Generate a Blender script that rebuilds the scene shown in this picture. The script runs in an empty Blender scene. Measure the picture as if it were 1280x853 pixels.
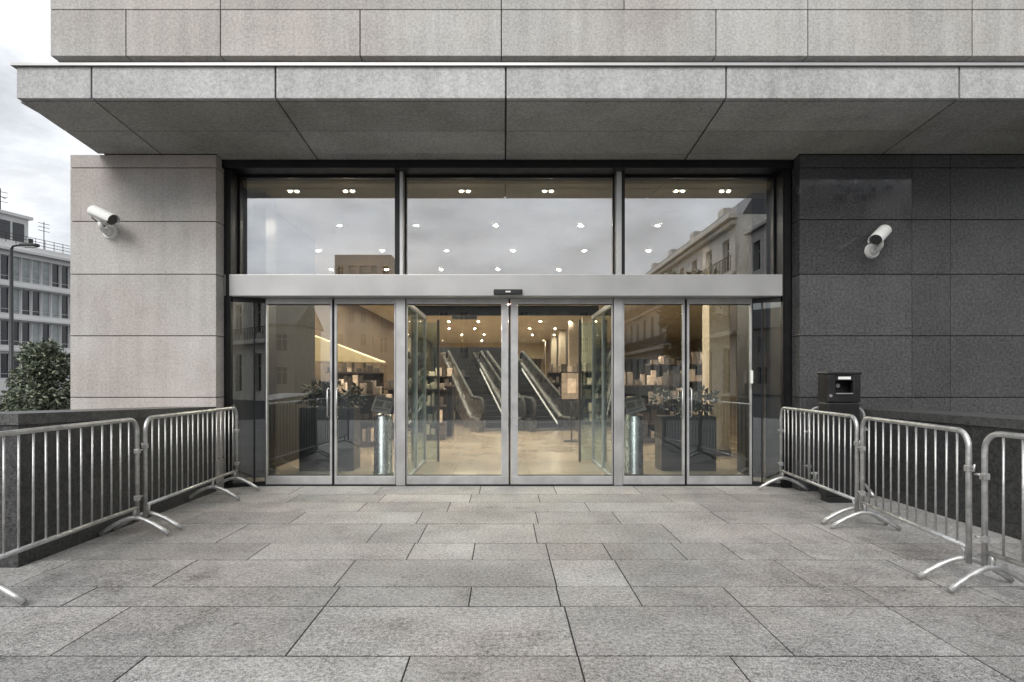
import bpy, bmesh, math, random
from mathutils import Vector, Matrix
R = math.radians
scene = bpy.context.scene
COL = scene.collection
rng = random.Random(7)

# ------------------------------------------------------------------ mesh builder
class MB:
    def __init__(s):
        s.v = []; s.f = []; s.t = []; s.m = []; s.sm = []
    def quad(s, pts, tone=1.0, mi=0, smooth=False):
        n = len(s.v); s.v += [tuple(p) for p in pts]
        s.f.append(tuple(range(n, n+len(pts)))); s.t.append(tone); s.m.append(mi); s.sm.append(smooth)
    def box(s, x0, x1, y0, y1, z0, z1, tone=1.0, mi=0):
        return s.hexa([(x0,y0,z0),(x1,y0,z0),(x1,y1,z0),(x0,y1,z0),(x0,y0,z1),(x1,y0,z1),(x1,y1,z1),(x0,y1,z1)], tone, mi)
    def hexa(s, p, tone=1.0, mi=0):
        n = len(s.v); s.v += [tuple(q) for q in p]
        for q in ((0,3,2,1),(4,5,6,7),(0,1,5,4),(1,2,6,5),(2,3,7,6),(3,0,4,7)):
            s.f.append(tuple(n+i for i in q)); s.t.append(tone); s.m.append(mi); s.sm.append(False)
        return s
    def cbox(s, x0, x1, y0, y1, z0, z1, b=0.006, tone=1.0, mi=0):
        """box with chamfered edges"""
        b = min(b, (x1-x0)*.45, (y1-y0)*.45, (z1-z0)*.45)
        bm = bmesh.new(); bmesh.ops.create_cube(bm, size=1)
        for v in bm.verts:
            v.co = Vector(((x0+x1)/2+v.co.x*(x1-x0), (y0+y1)/2+v.co.y*(y1-y0), (z0+z1)/2+v.co.z*(z1-z0)))
        bmesh.ops.bevel(bm, geom=list(bm.edges), offset=b, segments=2, affect='EDGES', profile=.6)
        s.bm(bm, tone, mi); return s
    def bm(s, bm, tone=1.0, mi=0, mat=None, smooth=False):
        bm.verts.index_update(); n = len(s.v)
        for v in bm.verts:
            c = (mat @ v.co) if mat else v.co
            s.v.append(tuple(c))
        for f in bm.faces:
            s.f.append(tuple(n+v.index for v in f.verts)); s.t.append(tone); s.m.append(mi); s.sm.append(smooth)
        bm.free()
    def tube(s, pts, r, n=10, caps=True, tone=1.0, mi=0):
        pts = [Vector(p) for p in pts]; rr = r if isinstance(r, (list, tuple)) else [r]*len(pts)
        base = len(s.v); up = None
        for i, p in enumerate(pts):
            d = (pts[min(i+1, len(pts)-1)] - pts[max(i-1, 0)]).normalized()
            if up is None:
                a = Vector((0,0,1)) if abs(d.z) < .9 else Vector((0,1,0))
                up = (a - d*a.dot(d)).normalized()
            else:
                up = (up - d*up.dot(d)).normalized()
            w = d.cross(up)
            for k in range(n):
                an = 2*math.pi*k/n
                s.v.append(tuple(p + (up*math.cos(an)+w*math.sin(an))*rr[i]))
        for i in range(len(pts)-1):
            for k in range(n):
                a = base+i*n+k; b = base+i*n+(k+1)%n
                s.f.append((a, b, b+n, a+n)); s.t.append(tone); s.m.append(mi); s.sm.append(True)
        if caps:
            s.f.append(tuple(base+k for k in reversed(range(n)))); s.t.append(tone); s.m.append(mi); s.sm.append(False)
            e = base+(len(pts)-1)*n
            s.f.append(tuple(e+k for k in range(n))); s.t.append(tone); s.m.append(mi); s.sm.append(False)
        return s
    def lathe(s, prof, cx, cy, n=24, tone=1.0, mi=0):
        base = len(s.v)
        for (r, z) in prof:
            for k in range(n):
                a = 2*math.pi*k/n
                s.v.append((cx+r*math.cos(a), cy+r*math.sin(a), z))
        for i in range(len(prof)-1):
            for k in range(n):
                a = base+i*n+k; b = base+i*n+(k+1)%n
                s.f.append((a, b, b+n, a+n)); s.t.append(tone); s.m.append(mi); s.sm.append(abs(prof[i+1][1]-prof[i][1]) > 1e-4)
        s.f.append(tuple(base+k for k in reversed(range(n)))); s.t.append(tone); s.m.append(mi); s.sm.append(False)
        e = base+(len(prof)-1)*n
        s.f.append(tuple(e+k for k in range(n))); s.t.append(tone); s.m.append(mi); s.sm.append(False)
        return s
    def ring(s, prof, n=16):
        base = len(s.v); m = len(prof)
        for (r, z) in prof:
            for k in range(n): s.v.append((r*math.cos(2*math.pi*k/n), r*math.sin(2*math.pi*k/n), z))
        for i in range(m):
            for k in range(n):
                j = (i+1) % m; a = base+i*n+k; b = base+i*n+(k+1)%n
                s.f.append((a, b, base+j*n+(k+1)%n, base+j*n+k)); s.t.append(1.0); s.m.append(0); s.sm.append(False)
        return s
    def prism(s, poly, axis, a, b, tone=1.0, mi=0):
        """extrude a polygon (pairs) along axis 'x','y' or 'z' from a to b"""
        def P(q, h):
            if axis == 'x': return (h, q[0], q[1])
            if axis == 'y': return (q[0], h, q[1])
            return (q[0], q[1], h)
        n = len(poly); base = len(s.v)
        s.v += [P(q, a) for q in poly] + [P(q, b) for q in poly]
        s.f.append(tuple(base+i for i in range(n))); s.f.append(tuple(base+n+i for i in reversed(range(n))))
        for i in range(n):
            j = (i+1) % n; s.f.append((base+i, base+n+i, base+n+j, base+j))
        for _ in range(n+2): s.t.append(tone); s.m.append(mi); s.sm.append(False)
        return s
    def build(s, name, mat, parent=None, local=False, fix=True):
        o = Vector((0,0,0))
        if parent is not None and not local:
            q = parent
            while q is not None: o += q.location; q = q.parent
        me = bpy.data.meshes.new(name)
        me.from_pydata([tuple(Vector(v)-o) for v in s.v], [], s.f)
        mats = mat if isinstance(mat, (list, tuple)) else [mat]
        for m in mats: me.materials.append(m)
        me.polygons.foreach_set('material_index', s.m)
        me.polygons.foreach_set('use_smooth', s.sm)
        at = me.attributes.new('tone', 'FLOAT', 'FACE'); at.data.foreach_set('value', s.t)
        if fix:
            bm = bmesh.new(); bm.from_mesh(me); bmesh.ops.recalc_face_normals(bm, faces=bm.faces); bm.to_mesh(me); bm.free()
        me.update()
        ob = bpy.data.objects.new(name, me); COL.objects.link(ob)
        if parent is not None: ob.parent = parent
        return ob

def tag(o, label=None, cat=None, group=None, kind=None):
    if label: o['label'] = label
    if cat: o['category'] = cat
    if group: o['group'] = group
    if kind: o['kind'] = kind
    return o
def empty(name, loc, label, cat, group=None, rz=0):
    o = bpy.data.objects.new(name, None); COL.objects.link(o)
    o.location = loc; o.rotation_euler = (0, 0, rz); o.empty_display_size = .1
    return tag(o, label, cat, group)
def copy_obj(src, parent, loc=None):
    c = src.copy(); COL.objects.link(c); c.parent = parent
    if loc is not None: c.location = loc
    return c

# ------------------------------------------------------------------ materials
def nt(name):
    m = bpy.data.materials.new(name); m.use_nodes = True
    t = m.node_tree; b = t.nodes['Principled BSDF']
    return m, t, b
def N(t, typ, **kw):
    n = t.nodes.new(typ)
    for k, v in kw.items():
        if k in n.inputs: n.inputs[k].default_value = v
        else: setattr(n, k, v)
    return n
def math_(t, op, a, b=None, clamp=False):
    n = t.nodes.new('ShaderNodeMath'); n.operation = op; n.use_clamp = clamp
    for i, x in enumerate((a, b)):
        if x is None: continue
        if isinstance(x, (int, float)): n.inputs[i].default_value = x
        else: t.links.new(x, n.inputs[i])
    return n.outputs[0]
def mapr(t, v, a, b, c, d):
    n = t.nodes.new('ShaderNodeMapRange'); t.links.new(v, n.inputs['Value'])
    for k, x in zip(('From Min','From Max','To Min','To Max'), (a, b, c, d)): n.inputs[k].default_value = x
    return n.outputs[0]
def scale_col(t, col, fac):
    n = t.nodes.new('ShaderNodeVectorMath'); n.operation = 'SCALE'
    if isinstance(col, tuple): n.inputs[0].default_value = col[:3]
    else: t.links.new(col, n.inputs[0])
    t.links.new(fac, n.inputs['Scale']); return n.outputs[0]
def plain(name, col, rough=.5, metal=0.0, spec=.5, var=.12, vscale=6, bump=0.0, tone=True, emit=None):
    """plain coat with a little uneven wear"""
    m, t, b = nt(name)
    tc = N(t, 'ShaderNodeTexCoord'); no = N(t, 'ShaderNodeTexNoise', Scale=vscale, Detail=5.0, Roughness=.6)
    t.links.new(tc.outputs['Object'], no.inputs['Vector'])
    f = mapr(t, no.outputs['Fac'], .3, .7, 1-var, 1+var)
    if tone:
        at = N(t, 'ShaderNodeAttribute', attribute_name='tone'); f = math_(t, 'MULTIPLY', f, at.outputs['Fac'])
    t.links.new(scale_col(t, col, f), b.inputs['Base Color'])
    t.links.new(mapr(t, no.outputs['Fac'], .3, .7, max(rough-.06, .02), min(rough+.08, 1)), b.inputs['Roughness'])
    b.inputs['Metallic'].default_value = metal; b.inputs['Specular IOR Level'].default_value = spec
    if bump:
        n2 = N(t, 'ShaderNodeTexNoise', Scale=vscale*9, Detail=3.0); t.links.new(tc.outputs['Object'], n2.inputs['Vector'])
        bp = N(t, 'ShaderNodeBump', Strength=bump, Distance=.01)
        t.links.new(n2.outputs['Fac'], bp.inputs['Height']); t.links.new(bp.outputs['Normal'], b.inputs['Normal'])
    if emit:
        b.inputs['Emission Color'].default_value = (*emit[0], 1); b.inputs['Emission Strength'].default_value = emit[1]
    return m
def stone(name, col, speck=.35, s1=110, rough=.6, spec=.4, blot=.15, bump=.25, stain=0.0, tint=None, wet=0.0, streak=0.0):
    """speckled stone: fine grain, coarser grain, soft blotches"""
    m, t, b = nt(name)
    tc = N(t, 'ShaderNodeTexCoord'); V = tc.outputs['Object']
    def noise(sc, det, rg=.6, vec=V):
        n = N(t, 'ShaderNodeTexNoise', Scale=sc, Detail=det, Roughness=rg); t.links.new(vec, n.inputs['Vector']); return n.outputs['Fac']
    a = mapr(t, noise(s1, 2.0, .8), .38, .62, -1, 1)
    c = mapr(t, noise(s1*.33, 3.0, .7), .36, .64, -1, 1)
    e = mapr(t, noise(1.3, 4.0), .3, .7, -1, 1)
    g = mapr(t, noise(6.0, 4.0), .3, .7, -1, 1)
    f = math_(t, 'ADD', math_(t, 'MULTIPLY', a, speck*.62), math_(t, 'MULTIPLY', c, speck*.5))
    f = math_(t, 'ADD', f, math_(t, 'MULTIPLY', e, blot)); f = math_(t, 'ADD', f, math_(t, 'MULTIPLY', g, blot*.5))
    if streak:
        mp = N(t, 'ShaderNodeMapping'); mp.inputs['Scale'].default_value = (7, 7, .35); t.links.new(V, mp.inputs['Vector'])
        f = math_(t, 'ADD', f, math_(t, 'MULTIPLY', mapr(t, noise(1.0, 4.0, .6, mp.outputs['Vector']), .35, .7, .3, -1), streak))
    if stain:   # dark patches, spots and drip marks with a shape of their own
        mk = mapr(t, noise(2.3, 6.0, .65), .56, .70, 0, 1)
        vo = N(t, 'ShaderNodeTexVoronoi', Scale=2.1); t.links.new(V, vo.inputs['Vector'])
        sp = mapr(t, vo.outputs['Distance'], .035, .05, 1, 0)
        f = math_(t, 'SUBTRACT', f, math_(t, 'MULTIPLY', mk, stain*.5)); f = math_(t, 'SUBTRACT', f, math_(t, 'MULTIPLY', sp, stain*.8))
    f = math_(t, 'MAXIMUM', math_(t, 'ADD', f, 1.0), .08)
    at = N(t, 'ShaderNodeAttribute', attribute_name='tone'); f = math_(t, 'MULTIPLY', f, at.outputs['Fac'])
    base = col
    if tint:
        mx = t.nodes.new('ShaderNodeMix'); mx.data_type = 'RGBA'
        mx.inputs['A'].default_value = (*col, 1); mx.inputs['B'].default_value = (*tint, 1)
        t.links.new(mapr(t, noise(.55, 3.0), .42, .6, 0, 1), mx.inputs['Factor']); base = mx.outputs['Result']
    t.links.new(scale_col(t, base, f), b.inputs['Base Color'])
    t.links.new(mapr(t, g, -1, 1, max(rough-.08-wet, .03), min(rough+.1, 1)), b.inputs['Roughness'])
    b.inputs['Specular IOR Level'].default_value = spec
    if bump:
        bp = N(t, 'ShaderNodeBump', Strength=bump, Distance=.006)
        t.links.new(math_(t, 'ADD', a, c), bp.inputs['Height']); t.links.new(bp.outputs['Normal'], b.inputs['Normal'])
    return m
def glass(name, r0, tint, rough=0.0):
    m = bpy.data.materials.new(name); m.use_nodes = True; t = m.node_tree; t.nodes.clear()
    out = N(t, 'ShaderNodeOutputMaterial'); mix = N(t, 'ShaderNodeMixShader')
    tr = N(t, 'ShaderNodeBsdfTransparent'); tr.inputs['Color'].default_value = (*tint, 1)
    gl = N(t, 'ShaderNodeBsdfGlossy'); gl.inputs['Roughness'].default_value = rough; gl.inputs['Color'].default_value = (.95,.97,1,1)
    lw = N(t, 'ShaderNodeLayerWeight', Blend=.5)
    p = math_(t, 'POWER', lw.outputs['Facing'], 5.0)
    f = math_(t, 'ADD', math_(t, 'MULTIPLY', p, 1-r0), r0, True)
    t.links.new(f, mix.inputs['Fac']); t.links.new(tr.outputs[0], mix.inputs[1]); t.links.new(gl.outputs[0], mix.inputs[2])
    # faint ripple of real float glass
    tc = N(t, 'ShaderNodeTexCoord'); no = N(t, 'ShaderNodeTexNoise', Scale=.9, Detail=1.0); t.links.new(tc.outputs['Object'], no.inputs['Vector'])
    bp = N(t, 'ShaderNodeBump', Strength=.02, Distance=.02); t.links.new(no.outputs['Fac'], bp.inputs['Height']); t.links.new(bp.outputs['Normal'], gl.inputs['Normal'])
    t.links.new(mix.outputs[0], out.inputs[0]); return m
def glow(name, col, st):
    m, t, b = nt(name)
    b.inputs['Base Color'].default_value = (.8,.8,.8,1)
    b.inputs['Emission Color'].default_value = (*col, 1); b.inputs['Emission Strength'].default_value = st
    return m
def leafmat(name, c1, c2):
    m, t, b = nt(name)
    at = N(t, 'ShaderNodeAttribute', attribute_name='tone')
    mx = t.nodes.new('ShaderNodeMix'); mx.data_type = 'RGBA'
    mx.inputs['A'].default_value = (*c1, 1); mx.inputs['B'].default_value = (*c2, 1)
    t.links.new(at.outputs['Fac'], mx.inputs['Factor']); t.links.new(mx.outputs['Result'], b.inputs['Base Color'])
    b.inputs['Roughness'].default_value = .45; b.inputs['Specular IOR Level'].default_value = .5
    return m

M = dict(
    paving = stone('paving_granite', (.272,.268,.261), speck=.72, s1=115, rough=.6, spec=.4, blot=.24, bump=.25, wet=.15, tint=(.278,.261,.248), stain=.55),
    joint = plain('joint_mortar', (.022,.021,.020), .95),
    pier = stone('pier_limestone', (.42,.405,.385), speck=.24, s1=100, rough=.75, blot=.10, bump=.2, tint=(.405,.365,.34), streak=.09),
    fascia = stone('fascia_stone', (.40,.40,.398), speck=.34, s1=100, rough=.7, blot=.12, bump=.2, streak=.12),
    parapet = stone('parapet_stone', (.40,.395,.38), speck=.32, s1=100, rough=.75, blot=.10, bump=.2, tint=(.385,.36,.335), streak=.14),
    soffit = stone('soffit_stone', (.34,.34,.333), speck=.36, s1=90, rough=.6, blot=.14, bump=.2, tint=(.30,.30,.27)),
    granite = stone('dark_granite', (.060,.060,.061), speck=.85, s1=95, rough=.40, spec=.40, blot=.12, bump=.12),
    polish = stone('polished_granite', (.050,.050,.052), speck=.7, s1=95, rough=.06, spec=.7, blot=.1, bump=.0),
    lowwall = stone('low_wall_granite', (.040,.040,.040), speck=1.0, s1=90, rough=.45, spec=.45, blot=.15, bump=.15),
    coping = stone('coping_granite', (.075,.075,.074), speck=.6, s1=60, rough=.35, spec=.5, blot=.12, bump=.1),
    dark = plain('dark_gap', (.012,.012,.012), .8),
    jamb = plain('dark_bronze_metal', (.020,.020,.021), .35, .6),
    steel = plain('brushed_steel', (.50,.50,.495), .40, .8, var=.12, vscale=3),
    header = plain('satin_aluminium', (.43,.428,.422), .40, .6, var=.10, vscale=1.2),
    frame = plain('door_aluminium', (.44,.44,.437), .45, .6, var=.16, vscale=5),
    galv = plain('galvanised_steel', (.50,.50,.495), .40, .75, var=.26, vscale=17, bump=.08),
    glass = glass('door_glass', .085, (.86,.90,.90)),
    glasst = glass('transom_glass', .34, (.60,.62,.62)),
    glassg = glass('green_screen_glass', .08, (.78,.86,.83)),
    bin = plain('bin_black_steel', (.018,.018,.019), .38, .2, var=.25),
    white = plain('white_paint', (.72,.72,.70), .4, var=.06),
    lens = plain('lens_black', (.01,.01,.012), .08, spec=.8),
    rubber = plain('black_rubber', (.02,.02,.02), .7),
    ifloor = plain('shop_floor_stone', (.36,.295,.22), .17, var=.05, vscale=1.0, spec=.6),
    iceil = plain('shop_ceiling', (.78,.68,.52), .8, var=.05, vscale=.5),
    iwall = plain('shop_wall', (.52,.43,.32), .7, var=.15, vscale=.6),
    wood = plain('dark_wood_wall', (.16,.11,.07), .5, var=.2, vscale=1.5),
    cream = plain('cream_panel', (.72,.60,.38), .6, var=.06),
    column = stone('column_stone', (.50,.42,.32), speck=.15, s1=40, rough=.5, blot=.1, bump=.1),
    dcol = plain('dark_column', (.07,.05,.04), .4),
    black = plain('black_panel', (.012,.012,.014), .35),
    escal = plain('escalator_black', (.02,.02,.022), .3),
    epanel = plain('escalator_panel', (.20,.20,.198), .28, .85, var=.25, vscale=5),
    psteel = plain('post_steel', (.30,.295,.29), .26, .95, var=.1),
    step = plain('escalator_step', (.016,.016,.018), .5, .2),
    goods = plain('goods_mixed', (.45,.36,.30), .6, var=.3, vscale=9),
    glow = glow('downlight_glow', (1, .86, .67), 1500),
    spot = glow('spot_glow', (1, .84, .62), 60),
    skirt = glow('lit_skirt', (1, .90, .75), .22),
    bwhite = plain('white_render', (.56,.56,.555), .8, var=.10, vscale=.35, bump=.0),
    bclass = stone('classical_stone', (.70,.67,.60), speck=.12, s1=8, rough=.8, blot=.12, bump=0),
    bgrey = stone('grey_render', (.26,.25,.24), speck=.1, s1=6, rough=.85, blot=.15, bump=0),
    bblock = stone('tower_render', (.44,.39,.35), speck=.1, s1=4, rough=.85, blot=.1, bump=0),
    roof = plain('slate_roof', (.07,.07,.075), .7),
    win = plain('window_glass_far', (.02,.024,.028), .12, spec=.6, var=.5, vscale=.45),
    blind = plain('window_blind_far', (.30,.33,.33), .3, spec=.6, var=.35, vscale=.6),
    asphalt = stone('asphalt', (.055,.055,.056), speck=.4, s1=60, rough=.9, bump=.2),
    pole = plain('lamp_post_paint', (.015,.015,.016), .45),
    bark = plain('bark', (.06,.045,.035), .9, vscale=20, var=.3),
    leaf = leafmat('tree_leaf', (.035,.048,.028), (.27,.30,.21)),
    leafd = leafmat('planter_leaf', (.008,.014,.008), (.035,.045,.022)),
)

# ------------------------------------------------------------------ numbers
H = 1.47
Z_SOF0, Y_CAN, SL = 4.562, 6.50, .085          # canopy front edge and slope of its underside
def zs(y): return Z_SOF0 - SL*(y-Y_CAN)
Y_PIER, Y_DOOR = 7.82, 8.25

# ------------------------------------------------------------------ setting
mb = MB(); mb.box(-400, 400, -400, 600, -.6, -.05)
tag(mb.build('street_ground', M['asphalt']), kind='structure')
mb = MB(); mb.box(-3.80, 4.74, -5.0, 8.20, -.045, -.0035)
mb.box(-9.0, -3.80, -5.0, 4.64, -.045, -.0035); mb.box(4.74, 11.0, -5.0, 4.64, -.045, -.0035)
tag(mb.build('paving_bed', M['joint']), kind='structure')
rows = [-5.0,-4.3,-3.9,-3.2,-2.8,-2.1,-1.7,-1.05,-.6,.05,.45,1.15,1.6,2.3,2.62,3.153,3.844,4.208,4.835,5.332,6.043,6.59,7.10,7.60,8.20]
known = {3.153:[-2.42,-1.165,.392,1.55,2.48], 3.844:[-2.88,-1.165,-.23,.37,.90,1.55,2.49,3.3], 4.208:[-2.5,-1.21,.375,.90,2.2],
         4.835:[-2.10,-.80,-.26,.375,.885,1.50,1.95,2.55], 5.332:[-2.6,-1.245,-.78,.30,1.6,2.6], 2.62:[-1.9,-.5,.394,1.2,2.49], 6.043:[-2.2,-.9,.35,1.2,2.3,3.5]}
mb = MB(); rp = random.Random(3); g = .005
def slabrow(xa, xb, y0, y1, cuts):
    xs = [xa]+[c for c in cuts if xa+.2 < c < xb-.2]+[xb]
    for a, b in zip(xs, xs[1:]):
        tone = 1 + rp.choice((-.16,-.10,-.05,0,.03,.06,.09)) + rp.uniform(-.04,.04)
        dz = rp.uniform(-.0012, .0012)
        mb.cbox(a+g, b-g, y0+g+.003, y1-g-.003, -.03, dz, .0012, tone)
for y0, y1 in zip(rows, rows[1:]):
    cuts = known.get(y0)
    xa, xb = (-3.80, 4.74) if y0 > 4.6 else (-9.0, 11.0)
    def fill(a, b):
        out = []; x = a+rp.uniform(.4, 1.3)
        while x < b-.4: out.append(x); x += rp.choice((.85,1.1,1.35,1.6,1.0))
        return out
    if cuts is None: cuts = fill(xa, xb)
    else: cuts = [c for c in fill(xa, cuts[0]-.3)]+cuts+[c for c in fill(cuts[-1], xb)]
    slabrow(xa, xb, y0, y1, sorted(cuts))
tag(mb.build('plaza_paving', M['paving']), kind='structure')
# shop floor
mb = MB(); y = 8.36; rp = random.Random(5)
while y < 60:
    x = -5.6
    while x < 13.9:
        mb.box(x+.002, x+1.198, y+.002, min(y+1.198, 60), -.04, 0.0, 1+rp.uniform(-.04,.04)); x += 1.2
    y += 1.2
tag(mb.build('shop_floor', M['ifloor']), kind='structure')

# ------------------------------------------------------------------ the store building
store = empty('store_building', (0, Y_PIER, 0), 'modern store front clad in pale and dark stone with a deep canopy over glass doors', 'building')

# left pier in courses
mb = MB(); mb.box(-5.70, -3.83, Y_PIER+.03, 12.0, -.05, 4.44, .06)
cz = [-.05, .42, 1.238, 2.051, 2.865, 3.562, 4.27, 4.448]; rp = random.Random(11)
for z0, z1 in zip(cz, cz[1:]):
    mb.cbox(-5.728, -3.804, Y_PIER, Y_PIER+.225, z0+.0055, z1-.0055, .003, 1+rp.uniform(-.05,.05))
    mb.cbox(-5.728, -5.668, Y_PIER+.23, 11.99, z0+.0055, z1-.0055, .003, 1+rp.uniform(-.05,.05))
mb.build('stone_pier', M['pier'], store)
# right dark wall
mb = MB(); mb.box(3.93, 11.9, Y_PIER+.03, 8.9, -.05, 4.44, .08)
vx = [3.905, 5.390, 5.898, 7.40, 8.90, 10.40, 11.93]
czr = [-.05, .42, 1.238, 2.051, 2.865, 3.585, 4.27, 4.448]
for i, (x0, x1) in enumerate(zip(vx, vx[1:])):
    for j, (z0, z1) in enumerate(zip(czr, czr[1:])):
        mi = 1 if (i == 0 and j in (4, 5)) else 0
        mb.cbox(x0+.003, x1-.003, Y_PIER, Y_PIER+.22, z0+.0055, z1-.0055, .002, 1+rp.uniform(-.10,.12), mi)
mb.build('granite_wall', [M['granite'], M['polish']], store)

# canopy: core, fascia panels, underside panels
cx = [-5.36, -4.53, -2.51, .02, 2.44, 5.0, 7.6]
mb = MB()
mb.hexa([(-5.33,Y_CAN+.03,zs(Y_CAN)+.03),(7.57,Y_CAN+.03,zs(Y_CAN)+.03),(7.57,9.0,zs(9.0)+.03),(-5.33,9.0,zs(9.0)+.03),
         (-5.33,Y_CAN+.03,4.90),(7.57,Y_CAN+.03,4.90),(7.57,9.0,4.90),(-5.33,9.0,4.90)], .12)
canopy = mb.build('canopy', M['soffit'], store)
mb = MB()
for a, b in zip(cx, cx[1:]):
    mb.cbox(a+.010, b-.010, Y_CAN, Y_CAN+.06, Z_SOF0, 4.905, .004, 1+rp.uniform(-.06,.06))
mb.box(-5.36, -5.30, Y_CAN+.065, 8.98, Z_SOF0-.02, 4.90)
mb.build('fascia_panels', M['fascia'], canopy)
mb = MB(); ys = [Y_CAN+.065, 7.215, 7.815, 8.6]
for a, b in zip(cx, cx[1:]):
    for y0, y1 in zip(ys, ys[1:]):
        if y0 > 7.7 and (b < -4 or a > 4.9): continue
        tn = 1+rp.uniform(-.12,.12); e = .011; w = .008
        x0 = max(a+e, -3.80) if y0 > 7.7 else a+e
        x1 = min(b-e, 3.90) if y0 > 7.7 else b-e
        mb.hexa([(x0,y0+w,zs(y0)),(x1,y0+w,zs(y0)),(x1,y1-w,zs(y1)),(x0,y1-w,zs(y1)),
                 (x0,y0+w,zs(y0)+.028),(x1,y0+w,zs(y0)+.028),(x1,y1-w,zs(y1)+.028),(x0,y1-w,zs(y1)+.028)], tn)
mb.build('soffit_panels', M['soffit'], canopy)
mb = MB(); mb.box(-5.40, 7.64, Y_CAN-.03, 6.84, 4.909, 4.938)
mb.build('canopy_flashing', M['header'], canopy)
# upper wall set back behind a dark recess
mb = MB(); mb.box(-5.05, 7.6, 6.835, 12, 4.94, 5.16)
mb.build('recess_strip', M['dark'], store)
mb = MB(); mb.box(-5.10, 11.9, 6.74, 12, 5.15, 7.0, .15)
px = [-5.14, -4.28, -3.21, -1.63, -.03, 1.36, 2.4, 3.44, 5.3, 7.6]
for a, b in zip(px, px[1:]):
    if abs(a-1.36) < .01: continue
    b2 = 2.4 if abs(a+.03) < .01 else b
    mb.cbox(a+.006, b2-.006, 6.70, 6.82, 5.137, 5.655, .005, 1+rp.uniform(-.07,.07))
mb.box(-5.14, 7.6, 6.822, 12.0, 5.137, 5.149, .7)
for a, b in zip([-5.14,-3.21,-.03,1.36,3.44,5.3], [-3.21,-.03,1.36,3.44,5.3,7.6]):
    mb.cbox(a+.005, b-.005, 6.70, 6.82, 5.665, 6.35, .005, 1+rp.uniform(-.07,.07))
    mb.cbox(a+.005, b-.005, 6.70, 6.82, 6.36, 7.05, .005, 1+rp.uniform(-.07,.07))
mb.cbox(-5.14, -5.08, 6.825, 12, 5.16, 7.05, .005)
mb.build('upper_wall', M['parapet'], store)

# dark frame of the opening
mb = MB()
mb.cbox(-3.80, 3.90, 7.97, 8.40, 4.325, zs(7.97)-.004, .004)
mb.build('head_beam', M['jamb'], store)
for x0, x1 in ((-3.800, -3.712), (3.79, 3.902)):
    mb = MB(); mb.cbox(x0, x1, 8.045, 8.42, -.02, 4.323, .004); mb.box(x0+.02, x1-.02, 8.035, 8.044, 0, 4.32)
    mb.build('jamb', M['jamb'], store)
# transom glazing
for k, x in enumerate((-1.44, 1.60)):
    mb = MB(); mb.cbox(x-.055, x+.01, 8.10, 8.36, 2.905, 4.323, .003, 1, 0); mb.cbox(x+.012, x+.055, 8.10, 8.36, 2.905, 4.323, .003, 1, 1)
    mb.build('mullion', [M['jamb'], M['steel']] if k == 0 else [M['steel'], M['jamb']], store)
for x0, x1 in ((-3.71, -1.497), (-1.383, 1.543), (1.657, 3.788)):
    mb = MB(); z0, z1 = 2.905, 4.323
    for q in ((x0,x0+.022,z0,z1),(x1-.022,x1,z0,z1),(x0+.022,x1-.022,z0,z0+.022),(x0+.022,x1-.022,z1-.03,z1)):
        mb.box(q[0], q[1], 8.27, 8.335, q[2], q[3])
    tf = mb.build('transom_frame', M['jamb'], store)
    mb = MB(); mb.box(x0+.024, x1-.024, 8.297, 8.309, z0+.024, z1-.032); mb.build('pane', M['glasst'], tf)
# header over the doors with sensor
mb = MB(); mb.cbox(-3.80, 3.785, 8.04, 8.40, 2.611, 2.902, .006)
mb.box(-3.79, 3.78, 8.06, 8.38, 2.604, 2.6105)
hd = mb.build('door_header', M['header'], store)
mb = MB(); mb.cbox(-.14, .25, 7.975, 8.037, 2.622, 2.694, .012); sn = mb.build('motion_sensor', M['bin'], hd)
mb = MB(); mb.cbox(.02, .09, 7.969, 7.977, 2.648, 2.668, .003); mb.build('sensor_light', M['white'], hd)

# doors.  Each leaf: metal frame > pane, handle
Kx = lambda p: (p-630)*Y_DOOR/740
def leaf(name, x0, x1, stl, str_, handle=None, zb=.0, label=None):
    mb = MB(); z0, zr, zt0, zt1 = .012+zb, .130+zb, 2.528, 2.602
    ya, yb = Y_DOOR, Y_DOOR+.055
    mb.cbox(x0, x1, ya, yb, z0, zr, .004); mb.cbox(x0, x1, ya, yb, zt0, zt1, .004)
    if stl: mb.cbox(x0, x0+stl, ya+.001, yb-.001, zr+.001, zt0-.001, .003)
    if str_: mb.cbox(x1-str_, x1, ya+.001, yb-.001, zr+.001, zt0-.001, .003)
    fr = mb.build(name, M['frame'], store)
    mb = MB(); mb.box(x0+stl+.002, x1-str_-.002, ya+.021, ya+.033, zr+.002, zt0-.002); mb.build('pane', M['glass'], fr)
    for q in ((x0+stl, x1-str_, zr+.002, zr+.014), (x0+stl, x1-str_, zt0-.016, zt0-.003)):   # dark gasket under and over the pane
        mb = MB(); mb.box(q[0], q[1], ya+.012, ya+.020, q[2], q[3]); mb.build('gasket', M['rubber'], fr)
    if handle:
        mb = MB(); hx = handle
        mb.tube([(hx, ya-.002, .95), (hx, ya-.05, .97), (hx, ya-.05, 1.33), (hx, ya-.002, 1.35)], .011, 8)
        mb.build('handle', M['steel'], fr)
    if label: fr['label'] = label
    return fr
leaf('hinged_door', Kx(332), Kx(415), .022, .03, Kx(410.5))
leaf('hinged_door', Kx(418), Kx(494.5), .03, .022, Kx(422))
leaf('hinged_door', Kx(778.5), Kx(856), .022, .03, Kx(852))
leaf('hinged_door', Kx(859), Kx(940), .03, .022, Kx(863))
leaf('sliding_door', Kx(508), Kx(635.5), .012, .10, None, .0)
leaf('sliding_door', Kx(638.5), Kx(766), .10, .012, None, .0)
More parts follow.
